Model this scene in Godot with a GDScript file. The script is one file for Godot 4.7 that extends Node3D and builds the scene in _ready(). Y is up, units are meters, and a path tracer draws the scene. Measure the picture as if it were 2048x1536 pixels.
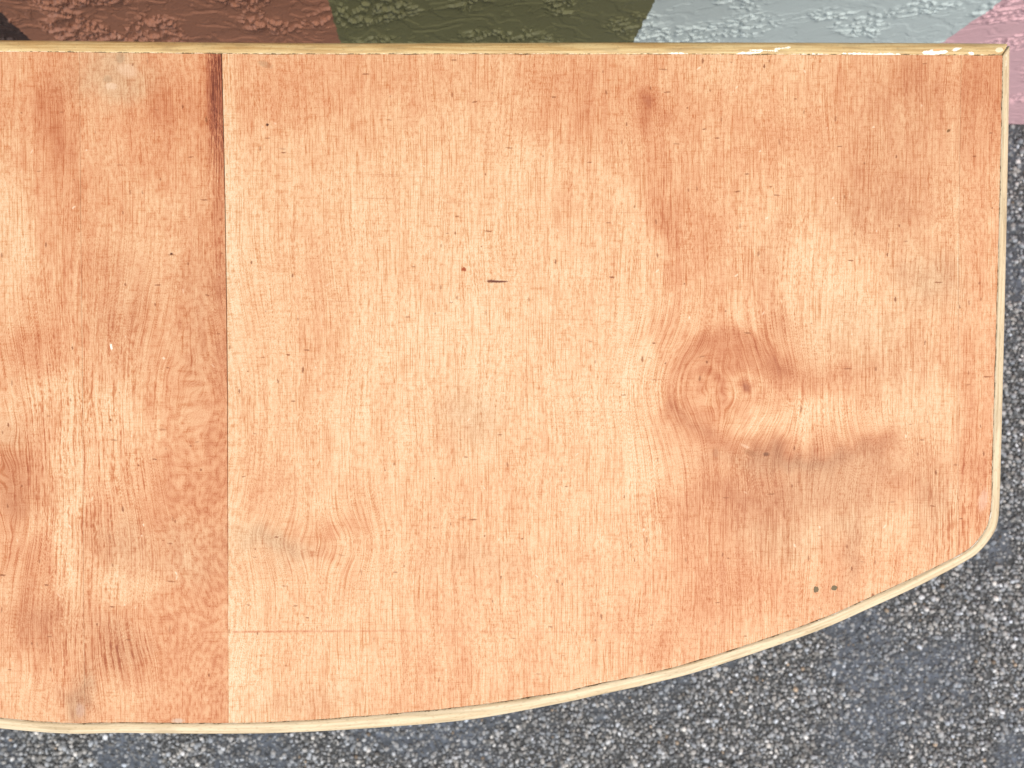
extends Node3D
# A bow-fronted wooden console table seen from just above its right half, on pebbled pavement before a striped stucco wall.

const EYE_HEIGHT := 1.3          # camera above the pavement
const TOP := 0.8                 # height of the table top
const TILT := 0.0261799          # the camera looks 1.5 degrees off plumb
const FOCAL := 1480.0            # in pixels of a 2048 wide picture
const CELL := 0.7 / 2048.0       # size of one texel of the wood figure
const TW := 2048
const TH := 1340
const TX0 := -0.35               # the corner of the wood figure on the table top
const TZ0 := -0.2088
const MID := -0.234              # the table is symmetric about this x
const WALL_Z := -0.4189

var nz := FastNoiseLite.new()    # smooth noise, one feature per unit
var fbm := FastNoiseLite.new()
var grain := FastNoiseLite.new()  # axis-aligned noise that may be drawn out into fibres
var field := PackedFloat32Array()
var strips := []
var origin := Vector3(MID, 0, 0.02)
var rng := RandomNumberGenerator.new()


func _ready():
	var cam := Camera3D.new()
	cam.name = "camera"
	cam.position = Vector3(0, EYE_HEIGHT, 0)
	cam.basis = Basis(Vector3(1, 0, 0), Vector3(0, -sin(TILT), -cos(TILT)), Vector3(0, cos(TILT), -sin(TILT)))
	cam.fov = rad_to_deg(2.0 * atan(768.0 / FOCAL))
	cam.near = 0.02
	cam.far = 200.0
	var lens := CameraAttributesPhysical.new()
	lens.frustum_focal_length = 26.0
	lens.frustum_focus_distance = 0.5
	lens.exposure_aperture = 10.0
	lens.frustum_near = 0.02
	lens.frustum_far = 200.0
	cam.attributes = lens
	add_child(cam)
	cam.fov = rad_to_deg(2.0 * atan(768.0 / FOCAL))
	cam.current = true

	var env := Environment.new()
	env.background_mode = Environment.BG_SKY
	var sm := ProceduralSkyMaterial.new()
	sm.sky_top_color = Color(0.88, 0.91, 0.95)
	sm.sky_horizon_color = Color(0.95, 0.96, 0.98)
	sm.ground_horizon_color = Color(0.45, 0.45, 0.45)
	sm.ground_bottom_color = Color(0.3, 0.3, 0.3)
	sm.sky_curve = 0.2
	var sky := Sky.new()
	sky.sky_material = sm
	env.sky = sky
	env.tonemap_mode = Environment.TONE_MAPPER_LINEAR
	env.tonemap_exposure = 1.52
	env.sdfgi_enabled = true
	env.ssao_enabled = true
	env.ssil_enabled = true
	var we := WorldEnvironment.new()
	we.name = "environment"
	we.environment = env
	add_child(we)

	var sun := DirectionalLight3D.new()
	sun.name = "sun"
	sun.light_energy = 0.5
	sun.light_angular_distance = 10.0
	sun.light_color = Color(1.0, 0.96, 0.9)
	sun.shadow_enabled = true
	sun.sky_mode = DirectionalLight3D.SKY_MODE_LIGHT_ONLY
	sun.look_at_from_position(Vector3(0.4, 1.5, 0.42), Vector3.ZERO, Vector3.UP)
	add_child(sun)

	rng.seed = 71
	nz.seed = 5
	nz.frequency = 1.0
	nz.noise_type = FastNoiseLite.TYPE_SIMPLEX_SMOOTH
	nz.fractal_type = FastNoiseLite.FRACTAL_NONE
	grain.seed = 17
	grain.frequency = 1.0
	grain.noise_type = FastNoiseLite.TYPE_PERLIN
	grain.fractal_type = FastNoiseLite.FRACTAL_NONE
	fbm.seed = 11
	fbm.frequency = 1.0
	fbm.noise_type = FastNoiseLite.TYPE_SIMPLEX_SMOOTH
	fbm.fractal_type = FastNoiseLite.FRACTAL_FBM
	fbm.fractal_octaves = 4

	make_pavement()
	make_wall()
	make_table()


# ---------------------------------------------------------------- helpers

func part(called: String, mesh: Mesh, material: Material, parent: Node, label := "") -> MeshInstance3D:
	var o := MeshInstance3D.new()
	o.name = called
	o.mesh = mesh
	o.material_override = material
	if label:
		o.set_meta("label", label)
	parent.add_child(o, true)
	return o


func paint(c: Color, rough: float) -> StandardMaterial3D:
	var m := StandardMaterial3D.new()
	m.albedo_color = c.linear_to_srgb()
	m.roughness = rough
	return m


func arrays(v: PackedVector3Array, n: PackedVector3Array, uv: PackedVector2Array, ix: PackedInt32Array) -> ArrayMesh:
	var a := []
	a.resize(Mesh.ARRAY_MAX)
	a[Mesh.ARRAY_VERTEX] = v
	a[Mesh.ARRAY_NORMAL] = n
	if uv.size():
		a[Mesh.ARRAY_TEX_UV] = uv
	a[Mesh.ARRAY_INDEX] = ix
	var m := ArrayMesh.new()
	m.add_surface_from_arrays(Mesh.PRIMITIVE_TRIANGLES, a)
	return m


func wood_uv(x: float, z: float) -> Vector2:
	return Vector2(absf((x - TX0) / CELL) / TW, (z - TZ0) / CELL / TH)   # the figure is book-matched at the left of the sheet


# a flat sheet with an outline in x and z, a top and sides
func sheet(outline: PackedVector2Array, top: float, thick: float, figured := false) -> ArrayMesh:
	var st := SurfaceTool.new()
	st.begin(Mesh.PRIMITIVE_TRIANGLES)
	st.set_smooth_group(-1)
	if Geometry2D.is_polygon_clockwise(outline):
		outline.reverse()
	# split where the figure turns back on itself
	var pieces := [outline]
	if figured:
		pieces = []
		for side in [[-2.0, TX0], [TX0, 2.0]]:
			pieces.append_array(Geometry2D.intersect_polygons(outline, PackedVector2Array([Vector2(side[0], -2), Vector2(side[1], -2), Vector2(side[1], 2), Vector2(side[0], 2)])))
	for piece in pieces:
		slab(st, piece, top, thick)
	st.generate_normals()
	return st.commit()


func slab(st: SurfaceTool, outline: PackedVector2Array, top: float, thick: float):
	if Geometry2D.is_polygon_clockwise(outline):
		outline.reverse()
	var tri := Geometry2D.triangulate_polygon(outline)
	for k in range(0, tri.size(), 3):
		var p := [outline[tri[k]], outline[tri[k + 1]], outline[tri[k + 2]]]
		if (p[1] - p[0]).cross(p[2] - p[0]) < 0:
			p = [p[0], p[2], p[1]]
		for level in 2:
			for j in ([0, 1, 2] if level == 0 else [0, 2, 1]):
				var q: Vector2 = p[j]
				st.set_uv(wood_uv(q.x, q.y))
				st.add_vertex(Vector3(q.x, top - thick * level, q.y) - origin)
	for k in outline.size():
		var a := outline[k]
		var b := outline[(k + 1) % outline.size()]
		if absf(a.x - TX0) < 1e-6 and absf(b.x - TX0) < 1e-6:
			continue
		for c in [[a, 0], [b, 1], [b, 0], [a, 0], [a, 1], [b, 1]]:
			st.set_uv(wood_uv(c[0].x, c[0].y))
			st.add_vertex(Vector3(c[0].x, top - thick * c[1], c[0].y) - origin)


func smooth_path(points: Array, each: int) -> PackedVector2Array:
	var out := PackedVector2Array()
	for k in points.size() - 1:
		var a: Vector2 = points[maxi(k - 1, 0)]
		var b: Vector2 = points[k]
		var c: Vector2 = points[k + 1]
		var d: Vector2 = points[mini(k + 2, points.size() - 1)]
		for j in each:
			out.append(b.cubic_interpolate(c, a, d, j / float(each)))
	out.append(points[-1])
	return out


# where a point measured on the picture lies on the table top, in metres
func traced(px: float, py: float) -> Vector2:
	var up := 768.0 - py
	var t := (EYE_HEIGHT - TOP) / (cos(TILT) * FOCAL + sin(TILT) * up)
	return Vector2(t * (px - 1024.0), t * (sin(TILT) * FOCAL - cos(TILT) * up))


func texel(px: float, py: float) -> Vector2:
	var p := traced(px, py)
	return Vector2((p.x - TX0) / CELL, (p.y - TZ0) / CELL)


# ---------------------------------------------------------------- pavement

func make_pavement():
	var side := 3.2
	fbm.seed = 21
	fbm.frequency = 0.011
	var patches := fbm.get_seamless_image(1024, 1024, false, false, 0.2)
	fbm.frequency = 0.16
	var fine := fbm.get_seamless_image(1024, 1024, false, false, 0.2)
	fbm.frequency = 1.0
	patches.convert(Image.FORMAT_L8)
	fine.convert(Image.FORMAT_L8)
	var pb := patches.get_data()
	var fb := fine.get_data()
	var out := PackedByteArray()
	out.resize(1024 * 1024 * 3)
	var dark := Color(0.046, 0.047, 0.048)
	var slate := Color(0.078, 0.09, 0.112)
	var lut := []
	for p in 256:
		lut.append(dark.lerp(slate, smoothstep(112.0, 200.0, p)))
	for i in 1024 * 1024:
		var c: Color = lut[pb[i]]
		var k := (0.55 + 0.9 * fb[i] / 255.0) * 255.0
		out[i * 3] = int(sqrt(c.r) * k)
		out[i * 3 + 1] = int(sqrt(c.g) * k)
		out[i * 3 + 2] = int(sqrt(c.b) * k)
	var m := StandardMaterial3D.new()
	m.albedo_texture = ImageTexture.create_from_image(Image.create_from_data(1024, 1024, false, Image.FORMAT_RGB8, out))
	m.roughness = 0.75
	m.heightmap_enabled = true
	m.heightmap_texture = ImageTexture.create_from_image(fine)
	m.heightmap_scale = 0.25
	var st := SurfaceTool.new()
	st.begin(Mesh.PRIMITIVE_TRIANGLES)
	for c in [[-40, -40], [40, -40], [40, 40], [-40, -40], [40, 40], [-40, 40]]:
		st.set_normal(Vector3.UP)
		st.set_uv(Vector2(c[0] / side, c[1] / side))
		st.add_vertex(Vector3(c[0], 0, c[1]))
	st.generate_tangents()
	var ground := part("pavement", st.commit(), m, self, "dark grey pavement of exposed rounded pebbles in a blue grey binder")
	ground.set_meta("kind", "structure")

	# pebbles set in the binder: three shapes, thousands of copies
	var pm := StandardMaterial3D.new()
	pm.albedo_color = Color.WHITE
	pm.vertex_color_use_as_albedo = true
	pm.roughness = 0.75
	var r := RandomNumberGenerator.new()
	r.seed = 4
	var places := [[], [], []]
	for layer in 2:
		var pitch: float = [0.0082, 0.0056][layer]
		var x0 := -1.55
		var z0 := WALL_Z + 0.004
		var nx := int(3.2 / pitch)
		var nzz := int(1.75 / (pitch * 0.87))
		for j in nzz:
			for i in nx:
				var x := x0 + (i + 0.5 * (j % 2) + r.randf_range(-0.36, 0.36)) * pitch
				var z := z0 + (j + r.randf_range(-0.36, 0.36)) * pitch * 0.87
				var v := pb[(int(z / side * 1024 + 2048) % 1024) * 1024 + int(x / side * 1024 + 2048) % 1024]
				var slate_here := smoothstep(112.0, 200.0, v)
				if r.randf() < 0.1 + 0.24 * slate_here or z < z0:
					continue
				var big := r.randf()
				var rad: float = pitch * lerpf(0.3, 0.62, big * big) if layer == 0 else pitch * r.randf_range(0.18, 0.42)
				var b := Basis.from_euler(Vector3(r.randf_range(-0.5, 0.5), r.randf() * TAU, r.randf_range(-0.5, 0.5)))
				b = b * Basis.from_scale(Vector3(rad * r.randf_range(0.85, 1.3), rad * r.randf_range(0.65, 0.95), rad * r.randf_range(0.75, 1.05)))
				var y := rad * (r.randf_range(0.1, 0.55) - 0.32 * slate_here)
				var tone := r.randf()
				var g := lerpf(0.12, 0.44, pow(tone, 1.2)) if layer == 0 else lerpf(0.05, 0.3, tone)
				if r.randf() < 0.05:
					g = r.randf_range(0.5, 0.75)
				g *= 1.0 - 0.25 * slate_here
				var warm := r.randf_range(-1, 1) - 0.5 * slate_here
				var c := Color(g * (1.0 + 0.06 * warm), g, g * (1.0 - 0.08 * warm))
				if r.randf() < 0.008:
					c = Color(g * 1.25, g * 0.95, g * 0.68)
				places[r.randi() % 3].append([Transform3D(b, Vector3(x, y, z)), c])
	for k in 3:
		var mm := MultiMesh.new()
		mm.transform_format = MultiMesh.TRANSFORM_3D
		mm.use_colors = true
		mm.mesh = pebble(k)
		mm.instance_count = places[k].size()
		for i in places[k].size():
			mm.set_instance_transform(i, places[k][i][0])
			mm.set_instance_color(i, places[k][i][1])
		var o := MultiMeshInstance3D.new()
		o.name = "pebbles"
		o.multimesh = mm
		o.material_override = pm
		o.set_meta("kind", "stuff")
		ground.add_child(o, true)


func pebble(k: int) -> ArrayMesh:
	var v := PackedVector3Array()
	var n := PackedVector3Array()
	var ix := PackedInt32Array()
	var rows := 5
	var cols := 9
	for j in rows + 1:
		for i in cols + 1:
			var t := PI * j / rows
			var f := TAU * (i % cols) / cols
			var d := Vector3(sin(t) * cos(f), cos(t), sin(t) * sin(f))
			var p := d * (1.0 + 0.28 * nz.get_noise_3d(d.x * 0.9 + k * 7.0, d.y * 0.9, d.z * 0.9))
			v.append(p)
			n.append(d)
	for j in rows:
		for i in cols:
			var a := j * (cols + 1) + i
			var b := a + cols + 1
			ix.append_array([a, b + 1, a + 1, a, b, b + 1])
	return arrays(v, n, PackedVector2Array(), ix)


# ---------------------------------------------------------------- wall

func stucco(x: float, y: float) -> float:
	var wx := 0.35 * nz.get_noise_2d(x * 22.0, y * 22.0 + 40.0)
	var rough := smoothstep(-0.05, 0.4, nz.get_noise_2d(x * 8.0 + 3.0, y * 10.0) + 0.25 * smoothstep(-0.3, -0.6, x))
	var a := nz.get_noise_2d(x * 13.0 + wx + y * 4.0, y * 34.0 + wx * 2.0) + 0.3 * nz.get_noise_2d(x * 60.0, y * 90.0 + 7.0)
	var plate := smoothstep(-0.02, 0.1, a)
	var crest := exp(-pow((a - 0.1) / 0.075, 2.0))
	var b := nz.get_noise_2d(x * 46.0 + 9.0 + wx * 2.0 - y * 12.0, y * 92.0 + wx * 3.0) + 0.45 * nz.get_noise_2d(x * 120.0, y * 170.0)
	var lump := smoothstep(0.26, 0.44, b)
	var c := nz.get_noise_2d(x * 240.0, y * 240.0)
	var much := lerpf(1.9, 0.75, smoothstep(-0.35, 0.3, x))
	return 0.00072 * much * (0.7 * plate + 1.9 * crest * (0.12 + 0.88 * rough) * smoothstep(-0.2, 0.3, nz.get_noise_2d(x * 30.0, y * 30.0)) + 3.2 * lump * (0.06 + 0.94 * rough) + 0.14 * c)


func make_wall():
	var wall := Node3D.new()
	wall.name = "stucco_wall"
	wall.position = Vector3(0, 0, WALL_Z)
	wall.set_meta("label", "rough stucco wall painted in wide upright stripes of brown, olive, pale blue and pink")
	wall.set_meta("category", "wall")
	add_child(wall)
	var core := BoxMesh.new()
	core.size = Vector3(6.4, 2.5, 0.2)
	var c := part("wall_core", core, paint(Color(0.4, 0.39, 0.37), 0.9), wall)
	c.position = Vector3(0.2, 1.23, -0.106)
	# left edge of each stripe: x at a height of 0.4384, and how it leans
	var edges := [[-2.9, 0.0], [-0.6017, 0.188], [-0.2109, 0.1146], [0.1649, 0.0728], [0.5637, 0.0386], [3.3, 0.0]]
	var looks := [
		["dark brown stripe", Color(0.06, 0.036, 0.03)], ["reddish brown stripe", Color(0.35, 0.155, 0.095)], ["olive green stripe", Color(0.155, 0.15, 0.07)],
		["pale blue grey stripe", Color(0.56, 0.63, 0.61)], ["dusty pink stripe", Color(0.74, 0.45, 0.47)]]
	for k in 5:
		var m := paint(looks[k][1], 0.36)
		part("painted_stripe", stripe(edges[k], edges[k + 1], k), m, wall, looks[k][0] + " of wall paint over stucco")


func stripe(left: Array, right: Array, k: int) -> ArrayMesh:
	var v := PackedVector3Array()
	var n := PackedVector3Array()
	var ix := PackedInt32Array()
	var heights := []
	var y := -0.012
	while y < 0.5:
		heights.append(y)
		y += 0.0015
	for more in [0.505, 0.52, 0.56, 0.62, 0.7, 0.9, 1.2, 1.6, 2.0, 2.475]:
		heights.append(more)
	# columns are fine only where the wall stands behind the table
	var lo := maxf(left[0], -0.8)
	var hi := minf(right[0], 1.05)
	var fractions := []
	var count := int((hi - lo) / 0.0015)
	var span: float = right[0] - left[0]
	if lo > left[0]:
		for q in 12:
			fractions.append((lo - left[0]) / span * q / 12.0)
	for q in count + 1:
		fractions.append((lo - left[0] + (hi - lo) * q / count) / span)
	if hi < right[0]:
		for q in 12:
			fractions.append((hi - left[0] + (right[0] - hi) * (q + 1) / 12.0) / span)
	var w: int = fractions.size()
	for yy in heights:
		var wob := 0.0012 * nz.get_noise_2d(yy * 60.0, 3.0) + 0.0008 * nz.get_noise_2d(yy * 200.0, 9.0)
		var xl: float = left[0] + left[1] * (yy - 0.4384) + wob
		var xr: float = right[0] + right[1] * (yy - 0.4384) + wob
		var row := PackedFloat32Array()
		row.resize(w)
		for i in w:
			row[i] = stucco(lerpf(xl, xr, fractions[i]), yy)
		for i in w:
			v.append(Vector3(lerpf(xl, xr, fractions[i]), yy, row[i]))
	var rows: int = heights.size()
	n.resize(v.size())
	for j in rows:
		for i in w:
			var at := j * w + i
			var dx := v[j * w + mini(i + 1, w - 1)] - v[j * w + maxi(i - 1, 0)]
			var dy := v[mini(j + 1, rows - 1) * w + i] - v[maxi(j - 1, 0) * w + i]
			n[at] = dx.cross(dy).normalized()
	for j in rows - 1:
		for i in w - 1:
			var a := j * w + i
			var b := a + w
			ix.append_array(PackedInt32Array([a, b, b + 1, a, b + 1, a + 1]))
	return arrays(v, n, PackedVector2Array(), ix)


# ---------------------------------------------------------------- wood figure

func blob(list: Array, px: float, py: float, rx: float, ry: float, turn: float, red: float, dirt := 0.0, mottle := 0.0):
	var c := texel(px, py)
	var t := deg_to_rad(turn)
	list.append([c.x, c.y, cos(t) / rx, sin(t) / rx, cos(t) / ry, sin(t) / ry, red, dirt, mottle])


func make_fields():
	var fw := 256
	var fh := TH / 8
	var bl := []
	# left leaf
	blob(bl, 118, 260, 55, 190, 0, 0.3)
	blob(bl, 20, 470, 60, 130, 0, -0.3)
	blob(bl, 60, 790, 110, 40, 0, -0.22)
	blob(bl, 25, 940, 75, 50, -10, 0.36, 0.05)
	blob(bl, 10, 855, 45, 35, 0, 0.0, 0.12)
	blob(bl, 30, 995, 60, 30, 0, 0.1, 0.08)
	blob(bl, 95, 1235, 70, 50, 15, 0.38, 0.1)
	blob(bl, 40, 1100, 60, 60, 0, 0.2)
	blob(bl, 140, 1080, 22, 230, 0, -0.35)
	blob(bl, 60, 1380, 70, 50, 0, -0.15)
	blob(bl, 158, 1400, 20, 55, 0, 0.2, 0.4)
	blob(bl, 130, 1340, 35, 70, 0, 0.25)
	blob(bl, 70, 700, 80, 40, 0, 0.2)
	# second leaf
	blob(bl, 225, 140, 62, 50, 0, -0.3, 0.38)
	blob(bl, 300, 450, 90, 130, 0, -0.12)
	blob(bl, 250, 620, 60, 110, 0, 0.08, 0.08)
	blob(bl, 400, 620, 45, 160, 0, 0.15, 0.1, 0.5)
	blob(bl, 230, 820, 60, 90, 0, -0.3)
	blob(bl, 385, 960, 75, 170, 0, 0.16, 0.0, 1.0)
	blob(bl, 340, 870, 50, 40, 0, -0.12, 0.0, 0.6)
	blob(bl, 370, 1110, 70, 50, 0, -0.1, 0.12, 0.5)
	blob(bl, 400, 1260, 80, 190, 0, 0.14, 0.0, 1.0)
	blob(bl, 235, 1165, 50, 25, 0, -0.4)
	blob(bl, 230, 1090, 45, 55, 0, 0.12, 0.16)
	blob(bl, 230, 1290, 50, 60, 0, 0.16, 0.15)
	blob(bl, 240, 1385, 60, 40, 0, -0.2)
	blob(bl, 350, 250, 70, 120, 0, 0.15)
	# places where the grain shows as bold curving lines
	for q in [[125, 960, 60, 230, 0.9], [60, 800, 70, 90, 0.5], [60, 1090, 60, 60, 0.6], [120, 1330, 60, 100, 0.7], [235, 960, 75, 210, 0.95], [240, 1290, 70, 70, 0.9], [230, 700, 80, 130, 0.5], [120, 560, 60, 120, 0.4], [1330, 520, 45, 220, 0.5],
			[1550, 620, 55, 90, 0.8], [1590, 838, 110, 40, 0.6], [1310, 900, 50, 190, 0.5], [600, 1100, 80, 45, 0.7], [1950, 1010, 60, 110, 0.8], [1880, 1040, 40, 80, 0.6], [1500, 960, 130, 60, 0.5], [700, 1000, 60, 120, 0.3], [1480, 1100, 120, 90, 0.3]]:
		blob(bl, q[0], q[1], q[2], q[3], 0, 0.0, 0.0, -q[4])
	# wide leaf
	blob(bl, 650, 170, 260, 70, 0, 0.22)
	blob(bl, 1220, 200, 160, 90, 0, 0.28)
	blob(bl, 1308, 205, 20, 30, 0, 0.3)
	blob(bl, 1312, 230, 26, 130, 0, 0.16)
	blob(bl, 1040, 310, 70, 50, 0, -0.12)
	blob(bl, 800, 420, 220, 110, 0, -0.12)
	blob(bl, 950, 680, 300, 190, 0, -0.2)
	blob(bl, 700, 860, 190, 170, 0, -0.08)
	blob(bl, 640, 640, 40, 120, 5, 0.2)
	blob(bl, 480, 480, 40, 200, 0, -0.08)
	blob(bl, 545, 970, 60, 55, 0, 0.22)
	blob(bl, 645, 1058, 50, 22, -8, 0.32)
	blob(bl, 640, 1110, 40, 16, 20, 0.28)
	blob(bl, 545, 1085, 60, 26, 10, 0.0, 0.35)
	blob(bl, 500, 1320, 40, 120, 0, -0.3)
	blob(bl, 640, 1240, 180, 110, 0, -0.1)
	blob(bl, 600, 1400, 120, 30, 0, 0.06, 0.1)
	blob(bl, 930, 1330, 16, 60, 0, 0.25)
	blob(bl, 880, 1260, 50, 120, 0, 0.05)
	blob(bl, 930, 830, 60, 45, 0, 0.06, 0.22)
	blob(bl, 955, 1120, 70, 30, 0, 0.05, 0.1)
	blob(bl, 1130, 1120, 100, 170, 0, -0.08)
	blob(bl, 1400, 480, 90, 140, -12, 0.26)
	blob(bl, 1560, 440, 60, 90, 0, -0.12)
	blob(bl, 1640, 570, 110, 85, 0, -0.22)
	blob(bl, 1270, 800, 45, 230, 0, -0.22)
	blob(bl, 1810, 250, 120, 150, 0, 0.3, 0.1)
	blob(bl, 1850, 160, 80, 50, 0, 0.22)
	blob(bl, 1560, 260, 120, 120, 0, 0.12)
	blob(bl, 1760, 430, 110, 60, 15, 0.16, 0.1)
	blob(bl, 1850, 560, 60, 45, 0, 0.12, 0.26)
	blob(bl, 1740, 660, 120, 50, 0, 0.02, 0.14)
	blob(bl, 1450, 700, 80, 46, 0, 0.34)
	blob(bl, 1440, 770, 110, 75, 0, 0.2)
	blob(bl, 1610, 752, 110, 40, 8, 0.28, 0.04)
	blob(bl, 1800, 740, 120, 40, 0, 0.08, 0.08)
	blob(bl, 1600, 780, 60, 18, 0, 0.15)
	blob(bl, 1490, 766, 17, 9, 0, 0.6, 0.14)
	blob(bl, 1405, 778, 34, 36, 0, 0.16, 0.0, 0.7)
	blob(bl, 1600, 832, 95, 30, -8, -0.2)
	blob(bl, 1840, 840, 80, 60, 0, -0.14, 0.08)
	blob(bl, 1590, 915, 130, 24, 0, 0.12, 0.26)
	blob(bl, 1640, 975, 170, 55, -6, 0.2, 0.2)
	blob(bl, 1480, 1000, 110, 90, 0, 0.3)
	blob(bl, 1560, 1075, 80, 40, 0, 0.0, 0.16)
	blob(bl, 1720, 1060, 70, 40, 0, -0.1, 0.1)
	blob(bl, 1800, 960, 90, 60, 0, 0.18)
	blob(bl, 1690, 1110, 16, 70, 0, 0.22, 0.15)
	blob(bl, 1400, 1150, 90, 110, 0, 0.22)
	blob(bl, 1560, 1190, 120, 60, 0, 0.18)
	blob(bl, 1800, 1120, 90, 40, 0, 0.1)
	blob(bl, 1330, 1290, 60, 40, 0, 0.16)
	blob(bl, 1870, 1010, 30, 70, 0, 0.05, 0.15)
	# narrow right strip
	blob(bl, 1965, 190, 50, 110, 0, 0.2)
	blob(bl, 1950, 420, 40, 120, 0, -0.1)
	blob(bl, 1960, 950, 40, 110, 0, 0.16)
	# reddish bands that curl round the big knot: points, half width, redness, dirt
	var bands := [
		[[Vector2(1560, 745), Vector2(1505, 675), Vector2(1440, 662), Vector2(1380, 695), Vector2(1345, 750), Vector2(1340, 800)], 20.0, 0.15, 0.02],
		[[Vector2(1352, 828), Vector2(1375, 848), Vector2(1430, 872), Vector2(1540, 893), Vector2(1660, 898), Vector2(1790, 880)], 28.0, 0.2, 0.04],
		[[Vector2(1440, 760), Vector2(1450, 800), Vector2(1500, 830)], 12.0, 0.12, 0.0],
		[[Vector2(1345, 805), Vector2(1375, 836), Vector2(1420, 856)], 11.0, 0.06, 0.04],
		[[Vector2(1300, 330), Vector2(1320, 420), Vector2(1345, 560), Vector2(1330, 700)], 26.0, 0.1, 0.0],
		[[Vector2(1560, 450), Vector2(1530, 560), Vector2(1560, 650)], 26.0, 0.12, 0.05],
	]
	for ring in [[1490, 766, 34, 19, 9.0, -0.1], [1405, 780, 38, 40, 10.0, 0.08], [1405, 780, 20, 22, 8.0, -0.05]]:
		var circle := []
		for q in 13:
			circle.append(Vector2(ring[0] + ring[2] * cos(TAU * q / 12.0), ring[1] + ring[3] * sin(TAU * q / 12.0)))
		bands.append([circle, ring[4], ring[5], 0.0])
	var strokes := []
	for b in bands:
		var pts := []
		for p in b[0]:
			pts.append(texel(p.x, p.y))
		strokes.append([smooth_path(pts, 3), b[1], b[2], b[3]])
	# where the grain parts round a knot: centre, reach, strength
	var knots := []
	for k in [[-10, 945, 125, 230, 0.7], [390, 850, 150, 230, 0.66], [1440, 770, 130, 100, 0.8], [1600, 905, 120, 55, 0.35], [630, 1085, 90, 50, 0.6], [120, 1330, 60, 90, -0.5], [350, 1230, 110, 90, 0.5]]:
		var c := texel(k[0], k[1])
		knots.append([c.x, c.y, k[2], k[3], k[4]])
	var im := PackedFloat32Array()
	im.resize(fw * fh * 4)
	for j in fh:
		for i in fw:
			var x := (i + 0.5) * 8.0
			var y := (j + 0.5) * 8.0
			var wx := x + 22.0 * nz.get_noise_2d(x * 0.008, y * 0.008) + 10.0 * nz.get_noise_2d(x * 0.03, y * 0.02)
			var wy := y + 22.0 * nz.get_noise_2d(x * 0.008 + 50.0, y * 0.008) + 10.0 * nz.get_noise_2d(x * 0.03 + 50.0, y * 0.02)
			var red := 0.08 * fbm.get_noise_2d(x * 0.006, y * 0.0035) + 0.08 * fbm.get_noise_2d(x * 0.02 + 31.0, y * 0.012)
			var dirt := 0.0
			var bold := 0.0
			var mottle := 0.15 + 0.4 * nz.get_noise_2d(x * 0.01 + 77.0, y * 0.008)
			for b in bl:
				var dx: float = wx - b[0]
				var dy: float = wy - b[1]
				var q: float = pow(dx * b[2] + dy * b[3], 2.0) + pow(dy * b[4] - dx * b[5], 2.0)
				if q < 5.0:
					var g := exp(-0.8 * q)
					red += 0.6 * b[6] * g
					dirt += b[7] * g
					if b[8] < 0.0:
						bold -= b[8] * g
						mottle += b[8] * g
					else:
						mottle += b[8] * g
			for s in strokes:
				var path: PackedVector2Array = s[0]
				var p := Vector2(lerpf(x, wx, 0.5), lerpf(y, wy, 0.5))
				var best := 1e9
				for e in path.size() - 1:
					best = minf(best, p.distance_squared_to(Geometry2D.get_closest_point_to_segment(p, path[e], path[e + 1])))
				var g := exp(-best / (s[1] * s[1]))
				red += s[2] * g
				dirt += s[3] * g
			var warp := 10.0 * nz.get_noise_2d(x * 0.004, y * 0.0022 + 9.0) + 1.6 * nz.get_noise_2d(x * 0.02, y * 0.006 + 19.0)
			for k in knots:
				var dx: float = lerpf(x, wx, 0.3) - k[0]
				var dy: float = lerpf(y, wy, 0.3) - k[1]
				warp -= dx * k[4] * exp(-(dx * dx / (k[2] * k[2]) + dy * dy / (k[3] * k[3])))
			var at := (j * fw + i) * 4
			im[at] = red
			im[at + 1] = dirt
			im[at + 2] = warp
			im[at + 3] = clampf(mottle, 0.0, 1.0) - clampf(bold, 0.0, 1.0)
	var image := Image.create_from_data(fw, fh, false, Image.FORMAT_RGBAF, im.to_byte_array())
	image.resize(TW, TH, Image.INTERPOLATE_CUBIC)
	field = image.get_data().to_float32_array()


func seam_at(points: Array, y: float) -> float:
	for k in points.size() - 1:
		if y < points[k + 1].y or k == points.size() - 2:
			return lerpf(points[k].x, points[k + 1].x, (y - points[k].y) / (points[k + 1].y - points[k].y))
	return points[0].x


func seams() -> Array:
	var out := []
	for s in [[[159, 100], [161, 400], [165.5, 800], [167, 1200], [170, 1450]], [[443, 100], [450, 400], [453, 600], [455, 800], [456, 1200], [456.5, 1450]], [[1922.6, 105], [1919.5, 300], [1916.5, 600], [1916, 1000], [1917, 1180]]]:
		var line := []
		for p in s:
			line.append(texel(p[0], p[1]))
		out.append(line)
	return out


var seam_lines := []


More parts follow.
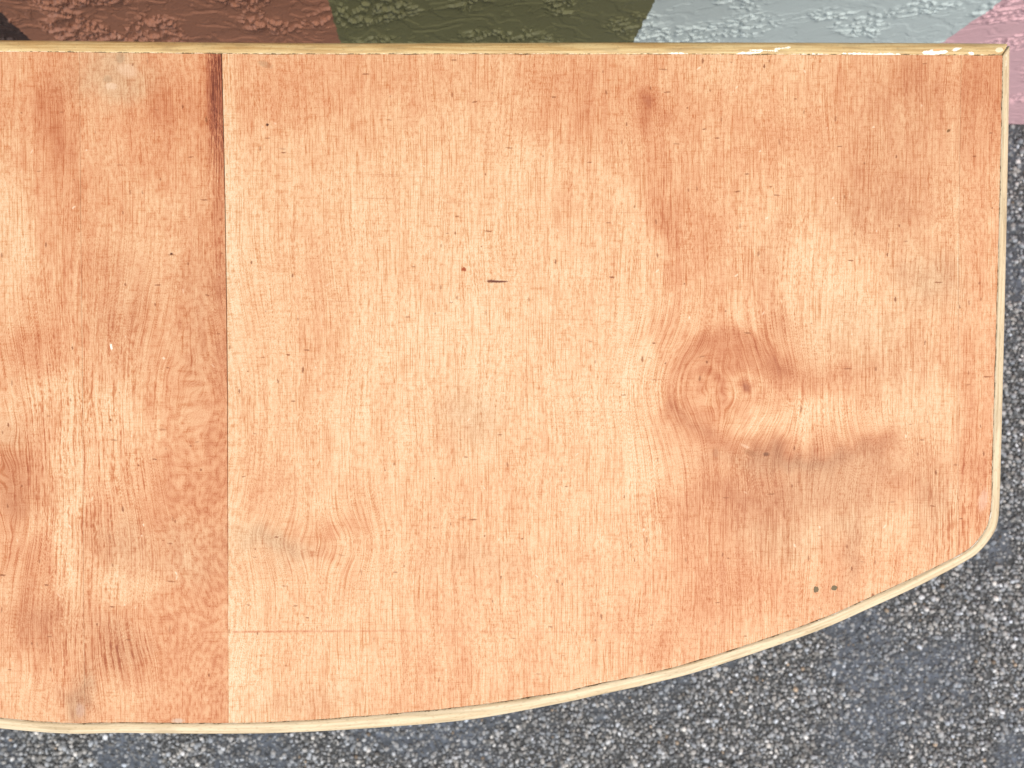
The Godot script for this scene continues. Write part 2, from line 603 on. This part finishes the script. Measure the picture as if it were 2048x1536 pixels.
func wood_rows(task: int):
	var rows := 20
	var y0 := task * rows
	var out := PackedByteArray()
	out.resize(TW * rows * 3)
	var stops_r := PackedFloat32Array([0.985, 0.96, 0.905, 0.82, 0.69, 0.5])
	var stops_g := PackedFloat32Array([0.867, 0.788, 0.668, 0.538, 0.397, 0.255])
	var stops_b := PackedFloat32Array([0.72, 0.622, 0.497, 0.375, 0.278, 0.187])
	var o := 0
	for j in rows:
		var y := float(y0 + j)
		if y >= TH:
			break
		var s0 := seam_at(seam_lines[0], y)
		var s1 := seam_at(seam_lines[1], y)
		var s2 := seam_at(seam_lines[2], y)
		var f := int(y) * TW * 4
		for i in TW:
			var x := float(i)
			var red := field[f]
			var dirt := field[f + 1]
			var warp := field[f + 2]
			var mott := maxf(0.0, field[f + 3])
			var bold := maxf(0.0, -field[f + 3])
			f += 4
			var off := 0.0
			var streak := 0.0
			if x < s0:
				red += 0.33
			elif x < s1:
				off = 4000.0
				red += 0.35 + 0.08 * smoothstep(s1 - 60.0, s1, x)
				streak = smoothstep(s1 - 42.0, s1 - 16.0, x) * (0.3 * smoothstep(760.0, 420.0, y) + 0.7 * smoothstep(360.0, 90.0, y))
				mott = minf(1.0, mott + 0.2)
			elif x < s2:
				off = 8000.0
				red += 0.25 - 0.15 * smoothstep(s1 + 46.0, s1 + 8.0, x)
			else:
				off = 12000.0
				red += 0.33
			var gx := x + warp + off
			var shift := y + 150.0 * nz.get_noise_1d(gx * 0.23) + 60.0 * nz.get_noise_1d(gx * 0.9)   # fibres end at different heights
			var n1 := grain.get_noise_2d(gx * 0.52, shift * 0.013)
			var n2 := grain.get_noise_2d(gx * 0.53 + 150.0, shift * 0.07)
			var n3 := grain.get_noise_2d(gx * 0.09 + 300.0, y * 0.0035)
			var n4 := grain.get_noise_2d(x * 0.02 + off, y * 0.47 + 500.0)
			var n6 := grain.get_noise_2d(x * 0.61 + 700.0, y * 0.47)
			var n8 := nz.get_noise_2d(gx * 0.11 + 900.0, y * 0.05)
			red += 0.06 * n3 + (0.015 + 0.07 * mott) * n8
			var patchy := smoothstep(-0.4, 0.5, n8)
			var pore := smoothstep(0.12, 0.5, n1) * (1.0 - 0.7 * mott) + (0.25 + 0.55 * mott) * (0.4 + 0.8 * patchy) * smoothstep(0.12, 0.5, n2)
			var pale := smoothstep(0.14, 0.5, -n1) * (1.0 - 0.5 * mott)
			var ray := smoothstep(0.14, 0.5, n4) * (0.35 + 0.65 * patchy)
			var speck := smoothstep(0.28, 0.5, n6) * (0.3 + 0.7 * patchy)
			red += -0.085 * pale + streak * (0.36 + 0.35 * n1 + 0.2 * n2)
			dirt += 0.06 * streak
			if bold > 0.02:
				var n9 := grain.get_noise_2d(gx * 0.19 + 40.0, y * 0.008) * (0.7 + n8) + 0.5 * n1
				red += 0.2 * bold * n9
				pore = pore * (1.0 - 0.4 * bold) + 0.6 * bold * smoothstep(0.05, 0.4, n9)
			var k := clampf(red, 0.0, 1.0) * 4.999
			var ki := int(k)
			k -= ki
			var p := 1.35 * pore + 0.55 * ray + 1.35 * speck - 1.0 * n6
			var d := clampf(dirt, 0.0, 0.8)
			var cr := lerpf(stops_r[ki], stops_r[ki + 1], k) * (1.0 - 0.08 * p)
			var cg := lerpf(stops_g[ki], stops_g[ki + 1], k) * (1.0 - 0.17 * p)
			var cb := lerpf(stops_b[ki], stops_b[ki + 1], k) * (1.0 - 0.25 * p)
			var grey := (0.42 * cr + 0.4 * cg + 0.1 * cb) * 0.9
			cr = lerpf(cr, grey * 1.12, d)
			cg = lerpf(cg, grey * 0.95, d)
			cb = lerpf(cb, grey * 0.76, d)
			out[o] = int(clampf(cr * 226.0, 0.0, 255.0))
			out[o + 1] = int(clampf(cg * 226.0, 0.0, 255.0))
			out[o + 2] = int(clampf(cb * 226.0, 0.0, 255.0))
			o += 3
	strips[task] = out


func mark(data: PackedByteArray, px: float, py: float, rx: float, ry: float, turn: float, c: Color, much: float):
	var m := texel(px, py)
	var reach := int(maxf(rx, ry) * 1.6) + 3
	var t := deg_to_rad(turn)
	for y in range(maxi(int(m.y) - reach, 0), mini(int(m.y) + reach, TH)):
		for x in range(maxi(int(m.x) - reach, 0), mini(int(m.x) + reach, TW)):
			var dx := x - m.x
			var dy := y - m.y
			var q := sqrt(pow((dx * cos(t) + dy * sin(t)) / rx, 2.0) + pow((dy * cos(t) - dx * sin(t)) / ry, 2.0)) + 0.35 * nz.get_noise_2d(x * 0.35, y * 0.35)
			var a := much * (1.0 - smoothstep(0.7, 1.25, q))
			if a > 0.01:
				var at := (y * TW + x) * 3
				data[at] = int(lerpf(data[at], c.r * 226.0, a))
				data[at + 1] = int(lerpf(data[at + 1], c.g * 226.0, a))
				data[at + 2] = int(lerpf(data[at + 2], c.b * 226.0, a))


func wood_material() -> StandardMaterial3D:
	make_fields()
	seam_lines = seams()
	var tasks := TH / 20
	strips.resize(tasks)
	var id := WorkerThreadPool.add_group_task(wood_rows, tasks)
	WorkerThreadPool.wait_for_group_task_completion(id)
	var data := PackedByteArray()
	for s in strips:
		data.append_array(s)
	var brown := Color(0.5, 0.26, 0.14)
	var cream := Color(1.05, 0.95, 0.85)
	# marks that stand out on the top
	mark(data, 994, 562.5, 20, 2.0, 0, Color(0.42, 0.22, 0.16), 0.95)
	mark(data, 982, 561, 8, 2.2, 0, Color(0.42, 0.22, 0.16), 0.7)
	mark(data, 927, 538, 5, 4, 20, Color(0.65, 0.3, 0.15), 0.95)
	mark(data, 1223, 554, 5, 1.6, 5, brown, 0.8)
	mark(data, 222, 693, 2.2, 7, -10, Color(1.1, 1.05, 1.0), 0.9)
	mark(data, 327, 716, 3, 2.5, 40, cream, 0.7)
	mark(data, 534, 249, 2.6, 2.6, 0, Color(0.3, 0.16, 0.1), 0.9)
	mark(data, 342, 507, 2.4, 2.4, 0, Color(0.3, 0.16, 0.1), 0.9)
	mark(data, 1532, 908, 6, 3.5, 0, Color(0.4, 0.24, 0.16), 0.55)
	mark(data, 1500, 905, 12, 6, 20, Color(0.55, 0.36, 0.22), 0.25)
	mark(data, 1430, 905, 6, 9, 0, Color(0.6, 0.36, 0.24), 0.25)
	mark(data, 1897, 261, 4, 2.4, -30, Color(0.45, 0.3, 0.15), 0.8)
	mark(data, 1490, 892, 10, 3, 25, cream, 0.35)
	mark(data, 240, 116, 9, 10, 0, Color(0.62, 0.52, 0.4), 0.35)
	mark(data, 215, 158, 9, 7, 0, Color(0.62, 0.5, 0.38), 0.3)
	mark(data, 255, 140, 20, 13, 20, Color(1.0, 0.88, 0.78), 0.3)
	mark(data, 222, 172, 12, 7, 0, Color(1.0, 0.9, 0.8), 0.4)
	mark(data, 355, 1441, 12, 5, 0, Color(0.85, 0.78, 0.72), 0.6)
	mark(data, 160, 1420, 9, 14, 0, Color(0.85, 0.72, 0.66), 0.45)
	mark(data, 1966, 1000, 9, 22, 8, Color(0.95, 0.8, 0.72), 0.5)
	mark(data, 530, 128, 14, 6, 20, Color(0.6, 0.47, 0.35), 0.3)
	# scored line that runs across near the front edge
	for q in 170:
		var px := q * 9.0 + rng.randf_range(-2, 2)
		var much := 0.1 if px < 460 else 0.5 * (1.0 - smoothstep(460.0, 900.0, px)) + 0.16
		if px > 1180:
			much = 0.12
		mark(data, px, 1263.0 + 1.5 * sin(px * 0.006), 6, 2.1, 0, Color(0.78, 0.45, 0.3), much * rng.randf_range(0.3, 1.0))
	for q in 14:   # long faint cross-grain sanding lines
		var cx := rng.randf_range(500, 1850)
		var cy := rng.randf_range(320, 900)
		for e in 12:
			mark(data, cx + e * 10.0, cy + 0.1 * e, 7, 0.9, 0, Color(0.7, 0.42, 0.26), 0.22 * rng.randf())
	for q in 300:   # dark pores and short splits
		var across := rng.randf() < 0.4
		var s := rng.randf_range(1.0, 2.0)
		mark(data, rng.randf_range(0, 1990), rng.randf_range(115, 1440), rng.randf_range(2.0, 4.5) * s if across else s * 1.1, s * 0.8 if across else s * rng.randf_range(1.0, 3.5), rng.randf_range(-8, 8), Color(0.5, 0.27, 0.14), rng.randf_range(0.25, 0.75))
	for q in 90:    # pale flecks
		mark(data, rng.randf_range(0, 1990), rng.randf_range(115, 1440), rng.randf_range(1.0, 2.0), rng.randf_range(1.5, 5.0), rng.randf_range(-60, 60), cream, rng.randf_range(0.3, 0.7))
	var im := Image.create_from_data(TW, TH, false, Image.FORMAT_RGB8, data)
	var m := StandardMaterial3D.new()
	m.albedo_texture = ImageTexture.create_from_image(im)
	m.roughness = 0.62
	m.metallic_specular = 0.4
	var relief: Image = im.duplicate()
	relief.convert(Image.FORMAT_L8)
	m.heightmap_enabled = true
	m.heightmap_texture = ImageTexture.create_from_image(relief)
	m.heightmap_scale = 0.02
	return m


# ---------------------------------------------------------------- edging

# a strip of pale wood with its own long grain and chipped finish; chips are [from, to, across, width] along it in texels
func edging_material(base: Color, deep: Color, chips: Array, variety: int) -> StandardMaterial3D:
	var w := 2048
	var h := 48
	var out := PackedByteArray()
	out.resize(w * h * 3)
	for j in h:
		for i in w:
			var t := 0.45 + 0.6 * nz.get_noise_2d(i * 0.006 + variety * 90.0, j * 0.1) + 0.22 * nz.get_noise_2d(i * 0.03 + variety * 90.0, j * 0.35) + 0.2 * nz.get_noise_2d(i * 0.3, j * 0.5)
			var c := base.lerp(deep, clampf(t, 0.0, 1.0))
			# handling grime and small dents
			c = c.lerp(Color(0.5, 0.42, 0.3), 0.2 * smoothstep(0.25, 0.7, nz.get_noise_2d(i * 0.012 + 60.0, j * 0.06 + variety * 9.0)) + 0.2 * smoothstep(0.5, 0.75, nz.get_noise_2d(i * 0.11, j * 0.16 + variety * 9.0)))
			# broken line of pale glue and dark dirt along the joint
			var ragged := nz.get_noise_2d(i * 0.05, variety * 40.0) + 0.6 * nz.get_noise_2d(i * 0.21, variety * 40.0 + 5.0)
			if j < 1.8 * ragged - 0.2:
				c = c.lerp(Color(0.98, 0.93, 0.84), 0.75)
			elif j < -3.5 * ragged - 0.8:
				c = c.lerp(Color(0.3, 0.24, 0.17), 0.6)
			for q in chips:
				if i > q[0] - 10 and i < q[1] + 10:
					var along: float = (i - q[0]) / (q[1] - q[0])
					var lens: float = q[3] * (1.0 - pow(absf(along * 2.0 - 1.0), 3.0)) + 2.2 * nz.get_noise_2d(i * 0.09, q[0]) + 1.2 * nz.get_noise_2d(i * 0.3, q[0])
					if absf(j - q[2] - q[4] * along) < lens:
						c = q[5]
			var o := (j * w + i) * 3
			out[o] = int(clampf(c.r, 0, 1) * 255.0)
			out[o + 1] = int(clampf(c.g, 0, 1) * 255.0)
			out[o + 2] = int(clampf(c.b, 0, 1) * 255.0)
	var m := StandardMaterial3D.new()
	m.albedo_texture = ImageTexture.create_from_image(Image.create_from_data(w, h, false, Image.FORMAT_RGB8, out))
	m.roughness = 0.5
	return m


# sweeps a rounded moulding along matched inner and outer outlines
func edging(inner: PackedVector2Array, outer: PackedVector2Array, along: Callable, capped: bool) -> ArrayMesh:
	# share of the width, drop below the top in metres, place across the texture
	var profile := [[0.0, 0.0012, 0.0], [0.0, 0.0, 0.01], [0.22, -0.0002, 0.22], [0.45, 0.0001, 0.42], [0.66, 0.0008, 0.58], [0.83, 0.0021, 0.7], [0.95, 0.004, 0.8], [1.0, 0.0065, 0.86], [1.0, 0.0185, 0.97], [0.9, 0.02, 0.99], [0.0, 0.02, 1.0]]
	var st := SurfaceTool.new()
	st.begin(Mesh.PRIMITIVE_TRIANGLES)
	st.set_smooth_group(0)
	var w := profile.size()
	for k in inner.size():
		for q in profile:
			var p: Vector2 = inner[k].lerp(outer[k], q[0])
			st.set_uv(Vector2(along.call(k, p), q[2]))
			st.add_vertex(Vector3(p.x, TOP - q[1], p.y) - origin)
	for k in inner.size() - 1:
		for j in w - 1:
			var a := k * w + j
			for i in [a, a + w, a + w + 1, a, a + w + 1, a + 1]:
				st.add_index(i)
	if capped:
		for k in [0, inner.size() - 1]:
			for j in range(1, w - 1):
				for i in ([0, j, j + 1] if k == 0 else [0, j + 1, j]):
					st.add_index(k * w + i)
	st.generate_normals()
	return st.commit()


# ---------------------------------------------------------------- table

func mirrored(p: Vector2) -> Vector2:
	return Vector2(2.0 * MID - p.x, p.y)


func make_table():
	var t := Node3D.new()
	t.name = "console_table"
	t.position = origin
	t.set_meta("label", "bow fronted wooden console table with bare reddish veneer top and pale rounded edging")
	t.set_meta("category", "table")
	add_child(t)

	# the outline of the top: where the veneer meets the edging, and the outer side of the edging
	var back_in := []
	var back_out := []
	for p in [[0, 103, 0, 81], [250, 105, 250, 83.5], [450, 107, 450, 85.5], [700, 108, 700, 87], [1000, 107.7, 1000, 86], [1340, 108, 1340, 85.3], [1700, 109, 1700, 86], [1920, 109.8, 1920, 87], [2002.5, 110, 2011.5, 88]]:
		back_in.append(traced(p[0], p[1]))
		back_out.append(traced(p[2], p[3]) * 1.011)
	var front_in := []
	var front_out := []
	for p in [[2005.5, 111.5, 2016, 92], [2004.2, 180, 2015, 180], [2002, 300, 2013, 300], [1994.5, 600, 2007, 600], [1985.5, 900, 1999.8, 900], [1983, 1000, 1996.5, 1000], [1978.5, 1038, 1993.5, 1040], [1969, 1062, 1983.5, 1068], [1946, 1091, 1959.5, 1099],
			[1920, 1109, 1929, 1122], [1840, 1149, 1848, 1165], [1730, 1199.5, 1738, 1216], [1614, 1249, 1621, 1266], [1407, 1318, 1412, 1337.5], [1300, 1346, 1304, 1366], [1200, 1367.5, 1203, 1388], [1113, 1386, 1115, 1407], [942, 1412, 944, 1438], [770, 1429, 771, 1453.5],
			[600, 1441.5, 600, 1463.5], [457, 1446.5, 457, 1466.5], [250, 1445.5, 250, 1465], [60, 1441.5, 60, 1461.5]]:
		front_in.append(traced(p[0], p[1]))
		front_out.append(traced(p[2], p[3]) * 1.011)
	# the left half, past the picture, mirrors the right half
	var n := 18
	for k in range(16, -1, -1):
		front_in.append(mirrored(front_in[k]))
		front_out.append(mirrored(front_out[k]))
	var corner_in: Vector2 = mirrored(back_in[-1])
	var corner_out: Vector2 = mirrored(back_out[-1])
	for q in [0.75, 0.5, 0.25]:
		back_in.push_front(Vector2(lerpf(corner_in.x, -0.342, 1.0 - q), lerpf(corner_in.y, back_in[0].y, 1.0 - q)) if q == 0.75 else Vector2(lerpf(-0.342, corner_in.x, q), back_in[0].y))
		back_out.push_front(Vector2(lerpf(-0.342, corner_out.x, q), back_out[0].y))
	back_in.sort_custom(func(a, b): return a.x < b.x)
	back_out.sort_custom(func(a, b): return a.x < b.x)
	back_in.push_front(corner_in)
	back_out.push_front(corner_out)
	var bi := smooth_path(back_in, 8)
	var bo := smooth_path(back_out, 8)
	var fi := smooth_path(front_in, 8)
	var fo := smooth_path(front_out, 8)

	# veneer leaves, cut to the outline with a slightly ragged rim
	var rim := PackedVector2Array()
	var whole := PackedVector2Array()
	whole.append_array(bi)
	whole.append_array(fi)
	var dense := PackedVector2Array()
	for k in whole.size():
		var a := whole[k]
		var b := whole[(k + 1) % whole.size()]
		var steps := maxi(1, int(a.distance_to(b) / 0.0012))
		for q in steps:
			dense.append(a.lerp(b, q / float(steps)))
	var ccw := -1.0 if Geometry2D.is_polygon_clockwise(dense) else 1.0
	for k in dense.size():
		var d := (dense[(k + 1) % dense.size()] - dense[posmod(k - 1, dense.size())]).normalized()
		var into := Vector2(-d.y, d.x) * ccw
		var gap := 0.00016 + 0.00035 * maxf(0.0, nz.get_noise_2d(k * 0.06, 2.0)) + 0.00022 * maxf(0.0, nz.get_noise_2d(k * 0.35, 8.0))
		rim.append(dense[k] + into * gap)
	var wood := wood_material()
	var lines := []
	for s in seam_lines:
		var path := PackedVector2Array()
		for q in 61:
			var y := -40.0 + q * 24.0
			var x := seam_at(s, y)
			path.append(Vector2(TX0 + x * CELL, TZ0 + y * CELL))
		lines.append(path)
	var far := PackedVector2Array([Vector2(-0.62, -0.4), Vector2(-0.62, 0.4)])
	var all := [PackedVector2Array([Vector2(-1, -0.4), Vector2(-1, 0.4)]), far, lines[0], lines[1], lines[2], PackedVector2Array([Vector2(1, -0.4), Vector2(1, 0.4)])]
	var gaps := [0.0, 0.0001, 0.00008, 0.00028, 0.00007, 0.0]
	var said := ["", "reddish veneer leaf with curling grain at the left", "darker orange veneer leaf with a dark red streak at its edge", "widest pale veneer leaf with a swirling knot", "narrow orange veneer strip along the right edge"]
	for k in 5:
		var a: PackedVector2Array = all[k]
		var b: PackedVector2Array = all[k + 1]
		var poly := PackedVector2Array()
		for q in a.size():
			var p := a[q]
			var narrow: float = gaps[k] * (1.0 - 0.75 * smoothstep(0.0, 0.2, p.y) if k == 3 else 1.0)
			poly.append(p + Vector2(narrow, 0))
		for q in range(b.size() - 1, -1, -1):
			var p := b[q]
			var narrow: float = gaps[k + 1] * (1.0 - 0.75 * smoothstep(0.0, 0.2, p.y) if k == 2 else 1.0)
			poly.append(p - Vector2(narrow, 0))
		var cut := Geometry2D.intersect_polygons(poly, rim)
		var biggest := PackedVector2Array()
		for c in cut:
			if c.size() > biggest.size():
				biggest = c
		part("veneer_leaf", sheet(biggest, TOP, 0.0009, true), wood, t, said[k])

	# the board under the veneer
	var board := PackedVector2Array()
	for p in Geometry2D.offset_polygon(whole, 0.0003)[0]:
		board.append(p)
	part("core_board", sheet(board, TOP - 0.0009, 0.018), paint(Color(0.05, 0.032, 0.02), 0.9), t)

	# edging: a straight strip at the back, one bent strip round the sides and the bow
	var white := Color(0.97, 0.93, 0.87)
	var gold := Color(0.86, 0.72, 0.5)
	var chips := [[-1, 0, 0, 0, 0, white]]
	chips.clear()
	for c in [[1325, 1372, 2.0, 2.0, 0, white], [1470, 1520, 1.5, 3.0, 4, white], [1498, 1552, 12.0, 2.4, -2, white], [1548, 1584, 15.0, 2.6, 6, white], [1470, 1478, 1.0, 2.0, 0, white], [1600, 1650, 0.5, 1.4, 0, white], [1684, 1755, 3.0, 2.6, -2, white],
			[1740, 1800, 1.0, 2.6, 0, white], [1842, 1898, 6.0, 7.0, 4, white], [1862, 1890, 13.0, 3.4, 2, Color(0.88, 0.66, 0.46)], [1900, 1922, 12.0, 3.0, 8, white], [1936, 1950, 6.0, 3.0, -3, white], [1990, 2006, 14.0, 7.0, 3, Color(0.88, 0.82, 0.7)]]:
		var u0 := texel(c[0], 100).x
		var u1 := texel(c[1], 100).x
		chips.append([u0, u1, c[2], c[3], c[4], c[5]])
	var back_m := edging_material(Color(0.82, 0.72, 0.52), Color(0.7, 0.56, 0.36), chips, 1)
	part("back_edging", edging(bi, bo, func(_k, p): return absf((p.x - TX0) / CELL) / TW, true), back_m, t, "yellowish straight edging strip along the back, chipped near its right end")
	var run := PackedFloat32Array([0.0])
	for k in fo.size() - 1:
		run.append(run[k] + fo[k].distance_to(fo[k + 1]))
	var side_chips := [[585, 600, 2.0, 4.0, 0, white], [640, 660, 1.0, 3.0, 0, white], [672, 682, 1.5, 3.5, 0, white], [4, 20, 14.0, 10.0, 0, Color(0.9, 0.86, 0.78)], [810, 860, 0.5, 2.0, 0, white]]
	var front_m := edging_material(Color(0.85, 0.775, 0.645), Color(0.76, 0.665, 0.52), side_chips, 2)
	part("front_edging", edging(fi, fo, func(k, _p): return run[k] / 1.1, true), front_m, t, "pale edging strip bent round the side and the bowed front")

	# two old nail holes filled with olive putty near the front
	var putty := paint(Color(0.16, 0.115, 0.06), 0.8)
	for c in [[1632, 1179, 5.2, 6.2], [1668.5, 1176, 6.0, 5.4]]:
		var at := traced(c[0], c[1])
		var ring := PackedVector2Array()
		for q in 14:
			var f := TAU * q / 14.0
			ring.append(at + Vector2(cos(f) * c[2], sin(f) * c[3]) * CELL * (1.0 + 0.25 * nz.get_noise_2d(q * 0.5, c[0])))
		part("putty_plug", sheet(ring, TOP + 0.00012, 0.0008), putty, t)

	make_body(t, fi)


# the case under the top: bowed frieze, two drawers with knobs, four tapered legs
func make_body(t: Node3D, fi: PackedVector2Array):
	var dark := paint(Color(0.34, 0.19, 0.1), 0.55)
	var pale := paint(Color(0.45, 0.28, 0.15), 0.5)
	var plan := PackedVector2Array(fi)
	plan.append(Vector2(fi[-1].x, -0.207))
	plan.append(Vector2(fi[0].x, -0.207))
	var inset := Geometry2D.offset_polygon(plan, -0.013)
	var outline: PackedVector2Array = inset[0]
	part("case", sheet(outline, TOP - 0.0195, 0.13), dark, t)
	for s in [-1.0, 1.0]:
		var front := PackedVector2Array()
		var rear := PackedVector2Array()
		for q in 13:
			var x: float = MID + s * lerpf(0.03, 0.3, q / 12.0)
			var z := bow(outline, x)
			front.append(Vector2(x, z + 0.004))
			rear.append(Vector2(x, z - 0.006))
		rear.reverse()
		front.append_array(rear)
		var drawer := part("drawer_front", sheet(front, TOP - 0.028, 0.105), pale, t)
		var st := SurfaceTool.new()
		st.begin(Mesh.PRIMITIVE_TRIANGLES)
		st.set_smooth_group(0)
		var shape := [[0.0, 0.007], [0.006, 0.006], [0.014, 0.0065], [0.021, 0.012], [0.027, 0.015], [0.032, 0.0125], [0.0345, 0.006], [0.035, 0.0]]
		for q in shape:
			for e in 17:
				var f := TAU * (e % 16) / 16.0
				st.add_vertex(Vector3(cos(f) * q[1], sin(f) * q[1], q[0]))
		for q in shape.size() - 1:
			for e in 16:
				var a := q * 17 + e
				for i in [a, a + 18, a + 17, a, a + 1, a + 18]:
					st.add_index(i)
		st.generate_normals()
		var knob := part("knob", st.commit(), pale, drawer)
		var kx: float = MID + s * 0.164
		knob.position = Vector3(kx, TOP - 0.05, bow(outline, kx) + 0.0035) - origin
	for spot in [[-0.53, -0.18], [0.53, -0.18], [-0.5, 0.06], [0.5, 0.06]]:
		var st := SurfaceTool.new()
		st.begin(Mesh.PRIMITIVE_TRIANGLES)
		st.set_smooth_group(-1)
		var rings := []
		for q in [[TOP - 0.149, 0.02], [0.45, 0.018], [0.02, 0.011], [0.0, 0.009]]:
			var ring := []
			for c in [[-1, -0.75], [-0.75, -1], [0.75, -1], [1, -0.75], [1, 0.75], [0.75, 1], [-0.75, 1], [-1, 0.75]]:
				ring.append(Vector3(MID + spot[0] + c[0] * q[1], q[0], spot[1] + c[1] * q[1]) - origin)
			rings.append(ring)
		for q in 3:
			for e in 8:
				var f := (e + 1) % 8
				for v in [rings[q][e], rings[q + 1][f], rings[q][f], rings[q][e], rings[q + 1][e], rings[q + 1][f]]:
					st.add_vertex(v)
		for e in range(1, 7):
			for v in [rings[3][0], rings[3][e + 1], rings[3][e]]:
				st.add_vertex(v)
		st.generate_normals()
		part("leg", st.commit(), dark, t)


func bow(outline: PackedVector2Array, x: float) -> float:
	var best := -1.0
	for k in outline.size():
		var a := outline[k]
		var b := outline[(k + 1) % outline.size()]
		if (a.x - x) * (b.x - x) <= 0.0 and absf(a.x - b.x) > 1e-7:
			best = maxf(best, lerpf(a.y, b.y, (x - a.x) / (b.x - a.x)))
	return best
